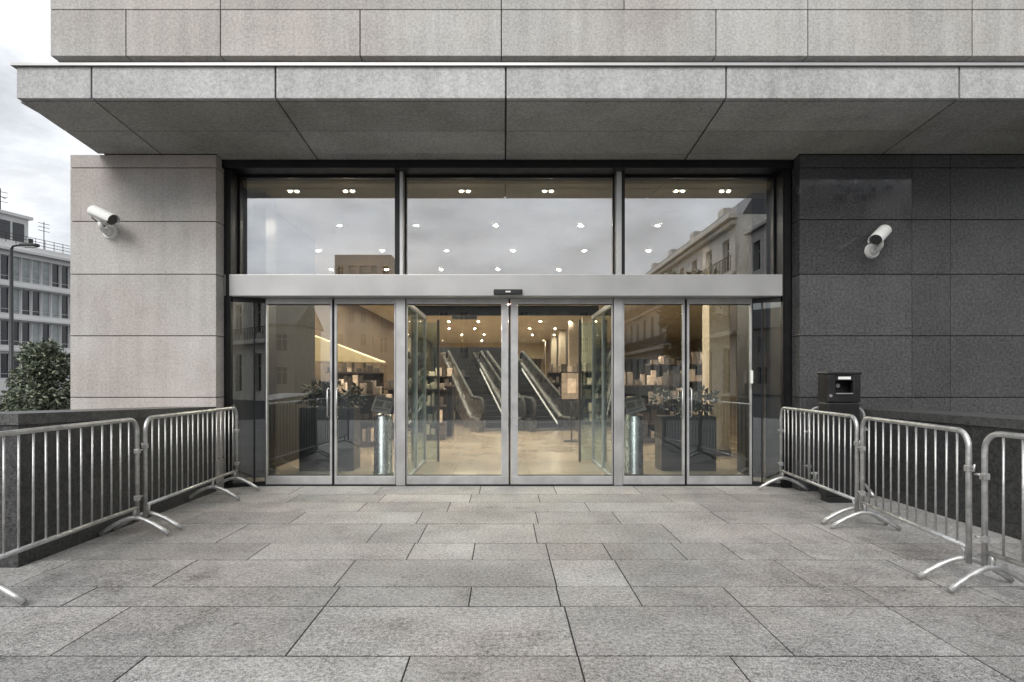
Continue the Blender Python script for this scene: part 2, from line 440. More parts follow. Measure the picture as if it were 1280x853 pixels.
for p0, p1, yo in ((635.7, 638.3, .02), (506.9, 508.0, .03), (766.0, 767.0, .03)):
    mb = MB(); mb.box(Kx(p0)+.0015, Kx(p1)-.0015, Y_DOOR+yo, Y_DOOR+.05, .012, 2.60); mb.build('door_seal', M['rubber'], store)
for p0, p1 in ((495.5, 507), (767, 778)):
    mb = MB(); mb.cbox(Kx(p0), Kx(p1), Y_DOOR-.03, Y_DOOR+.12, .0, 2.602, .004); mb.build('door_post', M['steel'], store)
mb = MB()
for p in (414, 858): pass
for p0, p1 in ((415.2,417.8),(856.2,858.8)):
    mb.box(Kx(p0), Kx(p1), Y_DOOR+.03, Y_DOOR+.08, .0, 2.6)
mb.box(-3.72, 3.80, Y_DOOR-.02, Y_DOOR+.16, -.03, .008)
mb.build('threshold', M['jamb'], store)
# angled side glazing between the jambs and the outer leaves
def side_pane(xo, xi, yo, yi):
    s = 1 if xi > xo else -1
    L = math.hypot(xi-xo, yi-yo); nx, ny = -(yi-yo)/L*.012, (xi-xo)/L*.012
    def strip(mb, a, b, z0, z1, w):
        ax, ay = xo+(xi-xo)*a, yo+(yi-yo)*a; bx, by = xo+(xi-xo)*b, yo+(yi-yo)*b
        k = w/.024
        mb.hexa([(ax-nx*k,ay-ny*k,z0),(bx-nx*k,by-ny*k,z0),(bx+nx*k,by+ny*k,z0),(ax+nx*k,ay+ny*k,z0),
                 (ax-nx*k,ay-ny*k,z1),(bx-nx*k,by-ny*k,z1),(bx+nx*k,by+ny*k,z1),(ax+nx*k,ay+ny*k,z1)])
    mb = MB(); strip(mb, .0, 1, .0, .055, .05); strip(mb, .0, 1, 2.54, 2.60, .05); strip(mb, .62, .67, .056, 2.539, .03); strip(mb, .97, 1, .056, 2.539, .05)
    fr = mb.build('side_light', M['jamb'], store)
    mb = MB(); strip(mb, .0, .618, .057, 2.538, .012); strip(mb, .672, .968, .057, 2.538, .012); mb.build('pane', M['glass'], fr)
side_pane(-3.71, Kx(331.5), 8.10, 8.275); side_pane(3.785, Kx(941), 8.10, 8.275)
# little call plate on the right side light
mb = MB(); mb.cbox(3.40, 3.435, 8.16, 8.175, 1.42, 1.60, .003); mb.build('call_plate', M['white'], store)

# shop interior shell
mb = MB(); mb.box(-5.65, 14, 8.42, 60, 4.30, 4.36)
mb.build('shop_ceiling', M['iceil'], store)
mb = MB(); mb.box(-5.65, 14.1, 8.95, 60.2, 4.37, 5.13, 1.0)
mb.build('roof_slab', M['dark'], store)
mb = MB()
mb.box(13.9, 14.1, 8.95, 60, .001, 4.299)
mb.box(-5.49, 13.89, 59.8, 60, .001, 4.299)
mb.build('shop_wall', M['iwall'], store)
mb = MB(); mb.box(-5.66, -5.50, 12.01, 60, 0.001, 4.299); mb.build('shop_wall', M['wood'], store)
mb = MB(); mb.box(-5.49, 13.89, 46, 46.3, 3.1, 4.299); mb.build('bulkhead', M['cream'], store)
mb = MB(); mb.box(-3.80, -3.60, 8.95, 9.35, .001, 4.29); mb.build('side_partition', M['black'], store)
mb = MB(); mb.box(3.74, 3.93, 8.93, 9.5, .001, 4.29); mb.build('side_partition', M['black'], store)
mb = MB()    # cream stair side with a slanted top
mb.prism([(-5.2,2.75),(-3.05,1.93),(-3.05,1.90),(-5.2,1.94)], 'y', 14.5, 15.3)
mb.build('stair_soffit', M['cream'], store)
for x, y in ((-4.50, 11.8), (4.15, 11.4)):
    mb = MB(); mb.cbox(x-.2, x+.2, y, y+.4, .12, 4.298, .01); c = mb.build('shop_column', M['column'], store)
    mb = MB(); mb.cbox(x-.225, x+.225, y-.025, y+.425, .001, .118, .006); mb.build('column_base', M['dcol'], c)
for k in range(7):
    y = 24+k*4.6; x = 3.2-.06*k
    mb = MB(); mb.cbox(x, x+.45, y, y+.45, .001, 4.298, .01); mb.build('shop_column', M['column'], store)
    mb = MB(); mb.cbox(x+.02, x+.40, y+.6, y+1.7, .001, 4.0, .01); mb.build('dark_bay', M['dcol'], store)
# glass screens and inner frame of the entrance lobby
for x in (-1.42, 1.60):
    s = 1 if x > 0 else -1
    mb = MB()
    for yy in (8.46, 9.5, 10.55): mb.cbox(x-.025, x+.025, yy, yy+.05, .001, 2.55, .003)
    mb.cbox(x-.03, x+.03, 8.46, 10.60, 2.552, 2.62, .003); mb.cbox(x-.03, x+.03, 8.515, 9.495, .001, .05, .003); mb.cbox(x-.03, x+.03, 9.555, 10.545, .001, .05, .003)
    sc = mb.build('lobby_screen', M['frame'], store)
    mb = MB(); mb.box(x-.008, x+.008, 8.512, 9.498, .052, 2.55); mb.box(x-.008, x+.008, 9.552, 10.548, .052, 2.55); mb.build('pane', M['glassg'], sc)
    mb = MB(); mb.cbox(min(x, x-s*.22), max(x, x-s*.22), 10.62, 10.66, .03, 2.50, .004)
    mb.build('inner_door_edge', M['glassg'], store)
    mb = MB(); a = x-s*.24; mb.cbox(a-.02, a+.02, 10.61, 10.67, .001, 2.55, .004); mb.build('inner_post', M['dcol'], store)
mb = MB(); mb.cbox(-1.6, 1.7, 10.605, 10.7, 2.625, 2.80, .004); mb.build('inner_header', M['jamb'], store)

# ------------------------------------------------------------------ lights in the shop ceiling
proto = None
for j, y in enumerate((10.8, 12.9, 15.1, 17.3, 19.6, 22.2, 25.2, 28.6, 32.5, 37.0, 42.5)):
    for i, x in enumerate((-4.4, -3.0, -1.6, -.15, 1.4, 2.8)):
        if y < 11.6 and i in (): continue
        xx = x+(.35 if j % 2 else 0)
        if proto is None:
            r = empty('ceiling_downlight', (xx, y, 4.3), 'small round recessed downlight glowing warm in the shop ceiling', 'ceiling light', 'downlights in the shop ceiling')
            mb = MB(); mb.ring([(.043,-.008),(.045,-.0225),(.075,-.020),(.075,-.002)], 16); rim = mb.build('trim_ring', M['white'], r, True)
            mb = MB(); mb.lathe([(.038,-.018),(.038,-.013)], 0, 0, 16); dsc = mb.build('lamp', M['glow'], r, True)
            proto = (r, rim, dsc)
        else:
            r = proto[0].copy(); COL.objects.link(r); r.location = (xx, y, 4.3)
            copy_obj(proto[1], r); copy_obj(proto[2], r)
proto = None
for n, x in enumerate((-3.12, -2.30, -.58, .65, 2.60, 3.28)):
    if proto is None:
        r = empty('twin_spotlight', (x, 8.78, 4.3), 'pair of small ceiling spotlights lit behind the window over the doors', 'ceiling light', 'twin spotlights behind the upper window')
        mb = MB(); mb.cbox(-.10, .10, -.06, .06, -.03, -.002, .004); hs = mb.build('housing', M['white'], r, True)
        ls = []
        for s in (-.05, .05):
            mb = MB(); mb.lathe([(.020,-.045),(.026,-.031)], s, 0, 14); ls.append(mb.build('lamp', M['spot'], r, True))
        proto = [r, hs]+ls
    else:
        r = proto[0].copy(); COL.objects.link(r); r.location = (x, 8.78, 4.3)
        for q in proto[1:]: copy_obj(q, r)

# ------------------------------------------------------------------ low walls either side
def low_wall(name, x0, x1, y0, y1, zn, zf, label, inner):
    w = empty(name, ((x0+x1)/2, y0, 0), label, 'wall')
    mb = MB(); rp = random.Random(int(abs(x0)*10))
    ys = [y0]
    while ys[-1] < y1-1.2: ys.append(ys[-1]+1.05)
    ys.append(y1-.005)
    zt = lambda y: zn+(zf-zn)*(y-y0)/(y1-y0)-.09
    for a, b in zip(ys, ys[1:]):
        tn = 1+rp.uniform(-.15,.2); e = .003
        mb.hexa([(x0,a+e,.13),(x1,a+e,.13),(x1,b-e,.13),(x0,b-e,.13),(x0,a+e,zt(a)),(x1,a+e,zt(a)),(x1,b-e,zt(b)),(x0,b-e,zt(b))], tn)
    mb.box(x0+.02, x1-.02, y0+.02, y1-.02, .0, zf-.12 if zf < zn else zn-.12, .4)
    b = mb.build('wall_panels', M['lowwall'], w)
    mb = MB(); mb.box(x0-.012, x1+.012, y0-.012, y1-.005, -.02, .128, 1.0); mb.build('plinth', M['lowwall'], w)
    mb = MB(); o = .012
    mb.hexa([(x0-o,y0-o,zn-.088),(x1+o,y0-o,zn-.088),(x1+o,y1-.005,zf-.088),(x0-o,y1-.005,zf-.088),
             (x0-o,y0-o,zn),(x1+o,y0-o,zn),(x1+o,y1-.005,zf),(x0-o,y1-.005,zf)])
    mb.build('coping', M['coping'], w)
low_wall('low_wall', -4.45, -3.81, 4.64, Y_PIER, 1.205, 1.115, 'low dark granite wall behind the barriers at the pale stone pier', 1)
low_wall('low_wall', 4.755, 5.40, 3.6, Y_PIER, 1.115, 1.085, 'low dark granite wall behind the barriers and the black bin', -1)

# ------------------------------------------------------------------ crowd barriers
def barrier(p, q, nb, label, feet=(.10, .90), z1=1.10, flip=False):
    p = Vector((*p, 0)); q = Vector((*q, 0)); d = q-p; L = d.length
    r = empty('crowd_barrier', p, label, 'barrier', 'metal crowd barriers', math.atan2(d.y, d.x))
    rt, rb, c = .0195, .0078, .12; zb = .262
    pts = [(0,0,.15)]
    for k in range(7):
        a = math.pi/2*k/6; pts.append((c-c*math.cos(a), 0, z1-c+c*math.sin(a)))
    for k in range(7):
        a = math.pi/2*k/6; pts.append((L-c+c*math.sin(a), 0, z1-c+c*math.cos(a)))
    pts.append((L,0,.15))
    mb = MB(); mb.tube(pts, rt, 12); mb.tube([(rt*.6,0,zb),(L-rt*.6,0,zb)], rt*.92, 12)
    mb.build('frame', M['galv'], r, True)
    bar0 = None
    for k in range(nb):
        x = .0 + L*(k+1)/(nb+1)
        if bar0 is None:
            mb = MB(); mb.tube([(0,0,zb+.012),(0,0,z1-.012)], rb, 8); bar0 = mb.build('bar', M['galv'], r, True); bar0.location = (x,0,0)
        else:
            cb = copy_obj(bar0, r, (x+rng.uniform(-.003,.003),0,0)); cb.rotation_euler = (rng.uniform(-.004,.004), rng.uniform(-.005,.005), 0)
    for k, fx in enumerate(feet):
        x = fx*L
        fp = []
        for a in (-.315,-.25,-.17,-.10,-.05,0,.05,.10,.17,.25,.315):
            t = abs(a)/.315; fp.append((x, a, .022 + .155*(1-t**1.55)))
        mb = MB(); mb.tube(fp, .0205, 10)
        ft = mb.build('foot', M['galv'], r, True)
        if k in (0, 1) and not (.03 < fx < .97): pass
        mb = MB(); mb.tube([(x,0,.185),(x,0,zb)], .017, 8); mb.build('foot_stub', M['galv'], ft, True)
    for x, s in ((0, -1), (L, 1)):
        for z in (.84,) if s > 0 else (.80, .36):
            mb = MB(); mb.tube([(x+s*.015,0,z-.02),(x+s*.055,0,z-.02),(x+s*.06,0,z+.03)] if s > 0 else [(x-.015,-.018,z),(x-.06,-.018,z),(x-.06,.018,z),(x-.015,.018,z)], .007, 6)
            mb.cbox(x-.022, x+.022, -.022, .022, z-.03, z+.015, .004)
            mb.build('hook' if s > 0 else 'hook_loop', M['galv'], r, True)
    return r
barrier((-3.47, 5.60), (-3.42, 3.55), 15, 'galvanised crowd barrier nearest the camera on the left, cut by the photo edge', (.02, .86))
barrier((-3.56, 7.88), (-3.455, 5.70), 17, 'galvanised crowd barrier before the left low wall, ending at the glass doors', (.03, .33, .975))
barrier((3.69, 7.88), (3.535, 5.93), 15, 'galvanised crowd barrier beside the glass doors in front of the black bin', (.03, .975))
barrier((3.53, 5.83), (3.345, 4.26), 11, 'middle galvanised crowd barrier of the three before the right low wall', (.035, .97))
barrier((3.37, 4.15), (3.52, 2.15), 13, 'galvanised crowd barrier at far right, mostly outside the photo', (.03, .9))
barrier((3.95, 7.66), (4.66, 7.66), 5, 'short galvanised barrier section standing behind the black bin', (.12, .9), 1.11)

# ------------------------------------------------------------------ litter bin
b = empty('litter_bin', (4.03, 7.1, 0), 'tall black steel litter bin behind the right barriers by the granite wall', 'bin')
x0, x1, y0, y1 = 3.86, 4.25, 7.05, 7.28
mb = MB(); mb.cbox(x0+.02, x1-.02, y0+.02, y1-.02, .0, .07, .01); mb.cbox(x0, x1, y0+.015, y1, .07, 1.20, .02)
mb.cbox(x0, x0+.09, y0, y0+.06, 1.205, 1.53, .012); mb.cbox(x1-.09, x1, y0, y0+.06, 1.205, 1.53, .012)
mb.cbox(x0+.091, x1-.091, y0+.004, y0+.06, 1.205, 1.31, .006); mb.cbox(x0+.091, x1-.091, y0+.004, y0+.06, 1.46, 1.53, .006)
mb.box(x0+.031, x1-.031, y0+.15, y1-.002, 1.205, 1.53); mb.box(x0, x0+.03, y0+.061, y1, 1.206, 1.53); mb.box(x1-.03, x1, y0+.061, y1, 1.206, 1.53)
mb.build('bin_body', M['bin'], b)
mb = MB(); mb.cbox(x0-.012, x1+.012, y0-.012, y1+.012, 1.532, 1.565, .012); mb.build('bin_lid', M['bin'], b)
mb = MB(); mb.cbox(x0+.12, x1-.12, y0-.003, y0+.003, 1.475, 1.507, .002); mb.build('bin_label', M['white'], b)
mb = MB(); mb.cbox(x0+.095, x1-.095, y0-.008, y0+.003, 1.30, 1.312, .002); mb.build('bin_lip', M['steel'], b)
mb = MB(); mb.lathe([(.024,0),(.024,.004)], 0, 0, 16)
st = mb.build('bin_sticker', M['white'], b, True); st.location = (.03, y0+.149-7.1, 1.40); st.rotation_euler = (math.pi/2,0,0)
mb = MB(); mb.lathe([(.018,0),(.018,.012)], 0, 0, 12)
st = mb.build('bin_lock', M['steel'], b, True); st.location = (-.14, y0-7.1+.004, 1.28); st.rotation_euler = (math.pi/2,0,0)

# ------------------------------------------------------------------ security cameras
def cctv(base, aim, label, plate_off=Vector((0,0,0))):
    base = Vector(base); r = empty('security_camera', base, label, 'camera')
    d = Vector(aim).normalized()
    # wall plate + elbow arm
    mb = MB(); mp = Matrix.Rotation(math.pi/2, 4, 'X')
    bm = bmesh.new(); bmesh.ops.create_cone(bm, cap_ends=True, segments=24, radius1=.10, radius2=.085, depth=.03)
    mb.bm(bm, mat=Matrix.Translation((0,-.015,0)) @ mp)
    bm = bmesh.new(); bmesh.ops.create_uvsphere(bm, u_segments=16, v_segments=10, radius=.058); mb.bm(bm, mat=Matrix.Translation((0,-.05,0)), smooth=True)
    top = Vector((0,-.20,.085)) + plate_off
    mb.tube([(0,-.05,0),(0,-.13,-.01),(top.x*.5,-.19,.03),tuple(top)], [.032,.032,.030,.026], 12)
    mb.build('wall_bracket', M['white'], r, True)
    # body along d
    z = d; xax = z.cross(Vector((0,0,1))).normalized(); yax = z.cross(xax)*-1
    if yax.z < 0: yax = -yax
    xax = yax.cross(z)
    rot = Matrix((xax, yax, z)).transposed().to_4x4()
    c = top + Vector((0,0,.092))+d*.03
    T = Matrix.Translation(c) @ rot
    mb = MB(); a = MB(); a.lathe([(.058,-.20),(.066,-.19),(.068,-.05),(.070,.0),(.070,.20)], 0, 0, 20)
    for v in a.v: mb.v.append(tuple(T @ Vector(v)))
    mb.f, mb.t, mb.m, mb.sm = a.f, a.t, a.m, a.sm
    mb.build('camera_body', M['white'], r, True)
    a = MB(); n = 14; P = []
    for k in range(n+1):
        an = math.pi*(-.08 + 1.16*k/n); P.append((math.cos(an), math.sin(an)))
    for k in range(n):
        (c0, s0), (c1, s1) = P[k], P[k+1]
        ri, ro = .078, .084
        a.hexa([(c0*ri,s0*ri,-.16),(c1*ri,s1*ri,-.16),(c1*ro,s1*ro,-.16),(c0*ro,s0*ro,-.16),
                (c0*ri,s0*ri,.255),(c1*ri,s1*ri,.255),(c1*ro,s1*ro,.255),(c0*ro,s0*ro,.255)])
    mb = MB(); mb.v = [tuple(T @ Vector(v)) for v in a.v]; mb.f, mb.t, mb.m, mb.sm = a.f, a.t, a.m, a.sm
    mb.build('sun_shield', M['white'], r, True)
    a = MB(); a.lathe([(.064,.2005),(.064,.212),(.058,.214)], 0, 0, 20)
    mb = MB(); mb.v = [tuple(T @ Vector(v)) for v in a.v]; mb.f, mb.t, mb.m, mb.sm = a.f, a.t, a.m, a.sm
    mb.build('lens', M['lens'], r, True)
    mb = MB(); e = T @ Vector((0,-.03,-.20)); mb.tube([tuple(e), tuple(e+Vector((0,.02,-.06))), (.03*(-1 if d.x>0 else 1),-.06,.06), (0,-.03,-.02)], .007, 6)
    mb.build('cable', M['rubber'], r, True)
cctv((-5.20, Y_PIER, 3.42), (.86, -.34, -.38), 'white bullet security camera on the pale stone pier')
cctv((4.86, Y_PIER, 3.17), (-.66, -.60, -.45), 'white bullet security camera on the dark granite wall')

# ------------------------------------------------------------------ lobby: info posts, planters
def info_post(x, y, tx, label):
    r = empty('info_post', (x, y, 0), label, 'sign post', 'steel posts inside the doors')
    mb = MB(); mb.lathe([(.150,.001),(.150,.03),(.140,.035),(.140,.90),(.11,.93),(.05,.95)], 0, 0, 32); mb.build('post', M['psteel'], r, True)
    mb = MB(); T = Matrix.Translation((0,-.02,1.08)) @ Matrix.Rotation(R(tx), 4, 'Y') @ Matrix.Rotation(R(-38), 4, 'X')
    bm = bmesh.new(); bmesh.ops.create_cube(bm, size=1)
    for v in bm.verts: v.co = Vector((v.co.x*.30, v.co.y*.03, v.co.z*.30))
    bmesh.ops.bevel(bm, geom=list(bm.edges), offset=.006, segments=2, affect='EDGES'); mb.bm(bm, mat=T)
    mb.tube([(0,0,.93),(0,0,1.05)], .03, 10); mb.build('sign_panel', M['epanel'], r, True)
    mb = MB()
    for px_, pz_, pw_, ph_ in ((0,.105,.27,.05),(-.06,.0,.14,.11),(.09,.035,.09,.012),(.09,.01,.09,.012),(.08,-.015,.07,.012),(.09,-.04,.09,.012),(0,-.09,.26,.012),(-.03,-.115,.2,.012)):
        bm = bmesh.new(); bmesh.ops.create_cube(bm, size=1)
        for v in bm.verts: v.co = Vector((v.co.x*pw_*.92+px_, v.co.y*.004-.0165, v.co.z*ph_+pz_))
        mb.bm(bm, mat=T)
    mb.build('sign_print', M['bin'], r, True)
info_post(-1.89, 9.25, 10, 'polished steel post with tilted sign panel behind the left hinged doors')
info_post(2.03, 9.25, -14, 'polished steel post with tilted sign panel behind the right hinged doors')
def leaves(mb, c, rad, n, size, rg, shell=.55, droop=0.0):
    for _ in range(n):
        u = Vector((rg.gauss(0,1), rg.gauss(0,1), rg.gauss(0,1))).normalized()
        q = shell+(1-shell)*rg.random()**.6
        p = Vector((c[0]+u.x*rad[0]*q, c[1]+u.y*rad[1]*q, c[2]+u.z*rad[2]*q))
        d = (u*.6+Vector((rg.uniform(-1,1), rg.uniform(-1,1), rg.uniform(-.7,.6)-droop))).normalized()
        w = d.cross(Vector((rg.uniform(-1,1), rg.uniform(-1,1), rg.uniform(.2,1)))).normalized()
        s = size*rg.uniform(.6,1.3); nn = d.cross(w)*s*.12
        mb.quad([p, p+d*s*.45+w*s*.24+nn, p+d*s, p+d*s*.45-w*s*.24+nn], rg.random()**1.5)
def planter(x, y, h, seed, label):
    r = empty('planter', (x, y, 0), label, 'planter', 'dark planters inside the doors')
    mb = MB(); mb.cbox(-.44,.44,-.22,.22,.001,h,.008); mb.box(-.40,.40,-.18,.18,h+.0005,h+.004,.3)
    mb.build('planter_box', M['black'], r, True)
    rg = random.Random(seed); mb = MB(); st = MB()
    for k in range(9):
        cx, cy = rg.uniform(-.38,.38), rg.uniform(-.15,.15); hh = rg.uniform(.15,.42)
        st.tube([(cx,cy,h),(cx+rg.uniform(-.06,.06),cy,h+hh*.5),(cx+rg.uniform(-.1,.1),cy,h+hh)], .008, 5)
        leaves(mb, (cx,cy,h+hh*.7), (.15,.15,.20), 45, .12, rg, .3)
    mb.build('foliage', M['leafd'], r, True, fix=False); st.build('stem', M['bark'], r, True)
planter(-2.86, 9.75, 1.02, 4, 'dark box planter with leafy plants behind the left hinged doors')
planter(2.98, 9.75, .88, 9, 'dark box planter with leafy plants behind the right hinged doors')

# ------------------------------------------------------------------ escalators
def escalator(x, y, rz, w, label):
    r = empty('escalator', (x, y, 0), label, 'escalator', 'escalators in the middle of the shop', rz)
    run, rise, flat = 4.3, 2.25, .9; n = 14
    mb = MB(); mb.box(0, w, -.1, flat, .001, .02)
    for k in range(n):
        y0 = flat+run*k/n; z = rise*(k+1)/n; mb.box(.05, w-.05, y0, y0+run/n+.01, max(z-.36, .001), z, 1)
    for k in range(n): mb.box(.06, w-.06, flat+run*k/n-.006, flat+run*k/n+.03, rise*(k+1)/n+.001, rise*(k+1)/n+.008, 6)
    mb.box(.05, w-.05, flat+run, flat+run+1.2, rise-.3, rise+.002)
    mb.build('steps', M['step'], r, True)
    mb = MB(); mb.box(-.25, w+.25, flat+run+1.2, flat+run+1.4, .001, rise+.5); mb.build('landing', M['black'], r, True)
    for sx in (-.20, w+.0):
        prof = [(-.35,.001),(flat+.25,.001),(flat+run+1.0,rise-.45),(flat+run+1.0,rise+.25),(flat+run,rise+.25),(flat-.1,.32),(-.35,.32)]
        mb = MB(); mb.prism(prof, 'x', sx, sx+.20); bal = mb.build('balustrade', M['epanel'], r, True)
        mb = MB(); p2 = [(-.40,.36),(-.45,.60),(-.30,.88),(flat-.1,.90),(flat+run*.80,rise*.80+.62),(flat+run*.80,rise*.80+.30),(flat-.1,.33)]
        mb.prism(p2, 'x', sx+.08, sx+.12); mb.build('side_panel', M['epanel'], bal, True)
        path = [(sx+.10, a, c) for a, c in ((-.30,.34),(-.46,.42),(-.50,.60),(-.43,.82),(-.25,.93),(flat-.1,.95),(flat+run*.80,rise*.80+.68),(flat+run*.83,rise*.80+.62),(flat+run*.84,rise*.80+.45))]
        mb = MB(); mb.tube(path, .055, 8); mb.build('handrail', M['rubber'], bal, True)
        mb = MB(); mb.prism([(-.2,.325),(flat-.1,.325),(flat+run*.8,rise*.8+.255),(flat+run*.8,rise*.8+.30),(flat-.1,.37),(-.2,.37)], 'x', sx+.02, sx+.18)
        mb.build('deck_trim', M['steel'], bal, True)
        mb = MB(); e = sx+.2025 if sx < 0 else sx-.0125
        mb.prism([(flat,.10),(flat+run*.75,rise*.75+.13),(flat+run*.75,rise*.75+.20),(flat,.17)], 'x', e, e+.01); mb.build('skirt_light', M['skirt'], bal, True)
escalator(-.62, 17.0, R(17), 1.02, 'left escalator climbing away from the doors with dark steps and steel sides')
escalator(.82, 17.0, R(18), 1.16, 'right escalator climbing away from the doors with dark steps and steel sides')

# ------------------------------------------------------------------ displays deep in the shop
def display(x, y, w, d, h, shelves, seed, label, name='display_unit', cat='display'):
    r = empty(name, (x, y, 0), label, cat)
    rg = random.Random(seed); mb = MB()
    mb.cbox(-w/2, w/2, -d/2, d/2, .001, .12, .01)
    for k in range(shelves):
        z = h*(k+1)/shelves; mb.cbox(-w/2, w/2, -d/2, d/2, z-.03, z, .005)
    for sx in (-w/2, w/2-.03): mb.box(sx, sx+.03, d/2-.035, d/2-.005, .121, h-.031)
    mb.box(-w/2+.031, w/2-.031, d/2-.02, d/2-.006, .125, h-.035, .6)
    mb.build('unit_frame', M['dcol'], r, True)
    for k in range(shelves+1):
        z = h*k/shelves if k else .121
        mb = MB(); xx = -w/2+.05
        while xx < w/2-.15:
            ww = rg.uniform(.06,.2); hh = rg.uniform(.1, min(.34, h/shelves*.8)); tn = rg.choice((.15,.3,.6,1.0,1.5,1.9))
            mb.cbox(xx, xx+ww, -d/2+.05, -d/2+.05+rg.uniform(.1,.25), z+.001, z+hh, .01, tn); xx += ww+rg.uniform(.01,.08)
        o = mb.build('goods', M['goods'], r, True)
        tag(o, kind='stuff')
display(-3.6, 13.2, 1.8, .6, 1.15, 2, 21, 'dark low shelf unit with mixed goods left of the steel post')
display(-2.2, 14.8, 1.5, .6, 1.25, 3, 22, 'dark shelf unit with mixed goods behind the left doors')
display(-4.4, 17.5, 1.6, .6, 1.7, 4, 23, 'tall dark shelf unit with mixed goods under the slanted cream panel')
display(-2.1, 20.5, 1.8, .6, 1.6, 4, 24, 'tall shelf unit with mixed goods left of the escalators')
display(3.0, 19.5, 1.3, .6, 1.75, 4, 25, 'tall shelf unit with mixed goods right of the escalators')
display(3.3, 14.0, 1.4, .6, 1.35, 3, 26, 'shelf unit with mixed goods behind the right planter')
display(4.9, 16.5, 1.8, .6, 1.9, 4, 27, 'tall shelf unit with mixed goods behind the far right door')
display(2.6, 25.0, 1.5, .6, 1.8, 4, 28, 'farthest shelf unit with mixed goods along the row of columns')
# standing poster, hanging sign, dark counter
r = empty('poster_stand', (1.62, 14.2, 0), 'framed poster on a thin dark stand right of the escalators', 'poster')
mb = MB(); mb.cbox(-.2,.2,-.15,.15,.001,.03,.006); mb.tube([(0,0,.03),(0,0,1.0)], .018, 8); mb.cbox(-.27,.27,-.02,.02,.98,1.66,.006); mb.build('stand', M['bin'], r, True)
mb = MB(); mb.box(-.24,.24,-.024,-.0205,1.01,1.63,.9); mb.box(-.10,.10,-.027,-.0245,1.15,1.5,1.9); mb.build('poster', M['goods'], r, True)
r = empty('hanging_sign', (-.93, 14.0, 4.3), 'black sign hanging from the shop ceiling above the left escalator', 'sign')
mb = MB(); mb.cbox(-.30,.30,-.03,.03,-1.40,-1.19,.008); mb.build('sign_board', M['black'], r, True)
mb = MB(); mb.tube([(-.2,0,-1.19),(-.2,0,0)], .008, 6); mb.tube([(.2,0,-1.19),(.2,0,0)], .008, 6); mb.build('rod', M['steel'], r, True)
r = empty('counter', (-1.75, 15.6, 0), 'dark panelled counter left of the escalators', 'counter')
mb = MB()
for k in range(5): mb.cbox(-.42+.168*k, -.42+.168*(k+1)-.008, -.3, .3, .10, 1.28, .005)
mb.box(-.40,.40,-.27,.27,.001,.12); mb.build('panel_front', M['black'], r, True)
mb = MB(); mb.cbox(-.46,.44,-.33,.33,1.282,1.33,.006); mb.build('counter_top', M['dcol'], r, True)

# ------------------------------------------------------------------ buildings
def facade(name, loc, rz, nb, bay, floors, label, wallm, winm, ww, cornice=None, depth=12, ground=0.0, roof=True, top=1.2, bars=True, blind=.4):
    """front along local +X at local y=0, facing -Y.  floors = list of (sill z, head z)"""
    r = empty(name, loc, label, 'building', None, rz)
    L = nb*bay; mb = MB(); zp = ground; th = .45
    zt = floors[-1][1]+top
    zz = [ground]
    for s, h in floors:
        mb.box(0, L, 0, th, zp, s, 1+rng.uniform(-.04,.04))
        for k in range(nb+1):
            a = k*bay-(bay-ww)/2; b = k*bay+(bay-ww)/2
            mb.box(max(a,0), min(b,L), .0, th, s, h)
        zp = h
    mb.box(0, L, 0, th, zp, zt)
    mb.box(0, L, th, depth, ground, zt)
    wl = mb.build('wall', wallm, r, True)
    w0 = None; rg = random.Random(nb)
    for (s, h) in floors:
        mb = MB(); mb.box(0, ww-.006, 0, .04, s+.003, h-.003, 1.0, 0)
        f = .07
        qs = [(0,f,s,h),(ww-f,ww,s,h),(0,ww,s+.003,s+f),(0,ww,h-f,h-.003)]
        if bars: qs += [(ww/2-f/2,ww/2+f/2,s,h),(0,ww,(s+h*2)/3,(s+h*2)/3+f)]
        else: f = .05; qs += [(0,ww,s+.45,s+.5)]
        for q in qs:
            mb.box(q[0]+.003, q[1]-.006, -.06+.001*q[0], -.001, q[2]+.004, q[3]-.004, 1, 1)
        first = None
        for k in range(nb):
            x = k*bay+(bay-ww)/2+.003
            if first is None: first = mb.build('window', [winm[0], winm[2]], r, True); o = first; o.location = (x, .30, 0); alt = None
            else:
                o = copy_obj(first, r, (x, .30, 0))
                if rg.random() < blind:
                    o.material_slots[0].link = 'OBJECT'; o.material_slots[0].material = winm[1]
    if cornice:
        mb = MB()
        for (z, hh, pr) in cornice: mb.cbox(-pr, L+pr, -pr, .0-.002, z, z+hh, .03)
        mb.build('cornice', wallm, r, True)
    if bars and cornice and len(cornice) > 2:     # iron balcony rails
        mb = MB(); z = cornice[0][0]+cornice[0][1]
        for z in (cornice[0][0]+cornice[0][1], cornice[1][0]+cornice[1][1]):
            for k in range(int(L/.25)): mb.box(k*.25, k*.25+.03, -.30, -.27, z, z+.85)
            mb.box(0, L, -.31, -.26, z+.85, z+.90)
        mb.build('balcony_rail', M['pole'], r, True)
    return r, L, zt
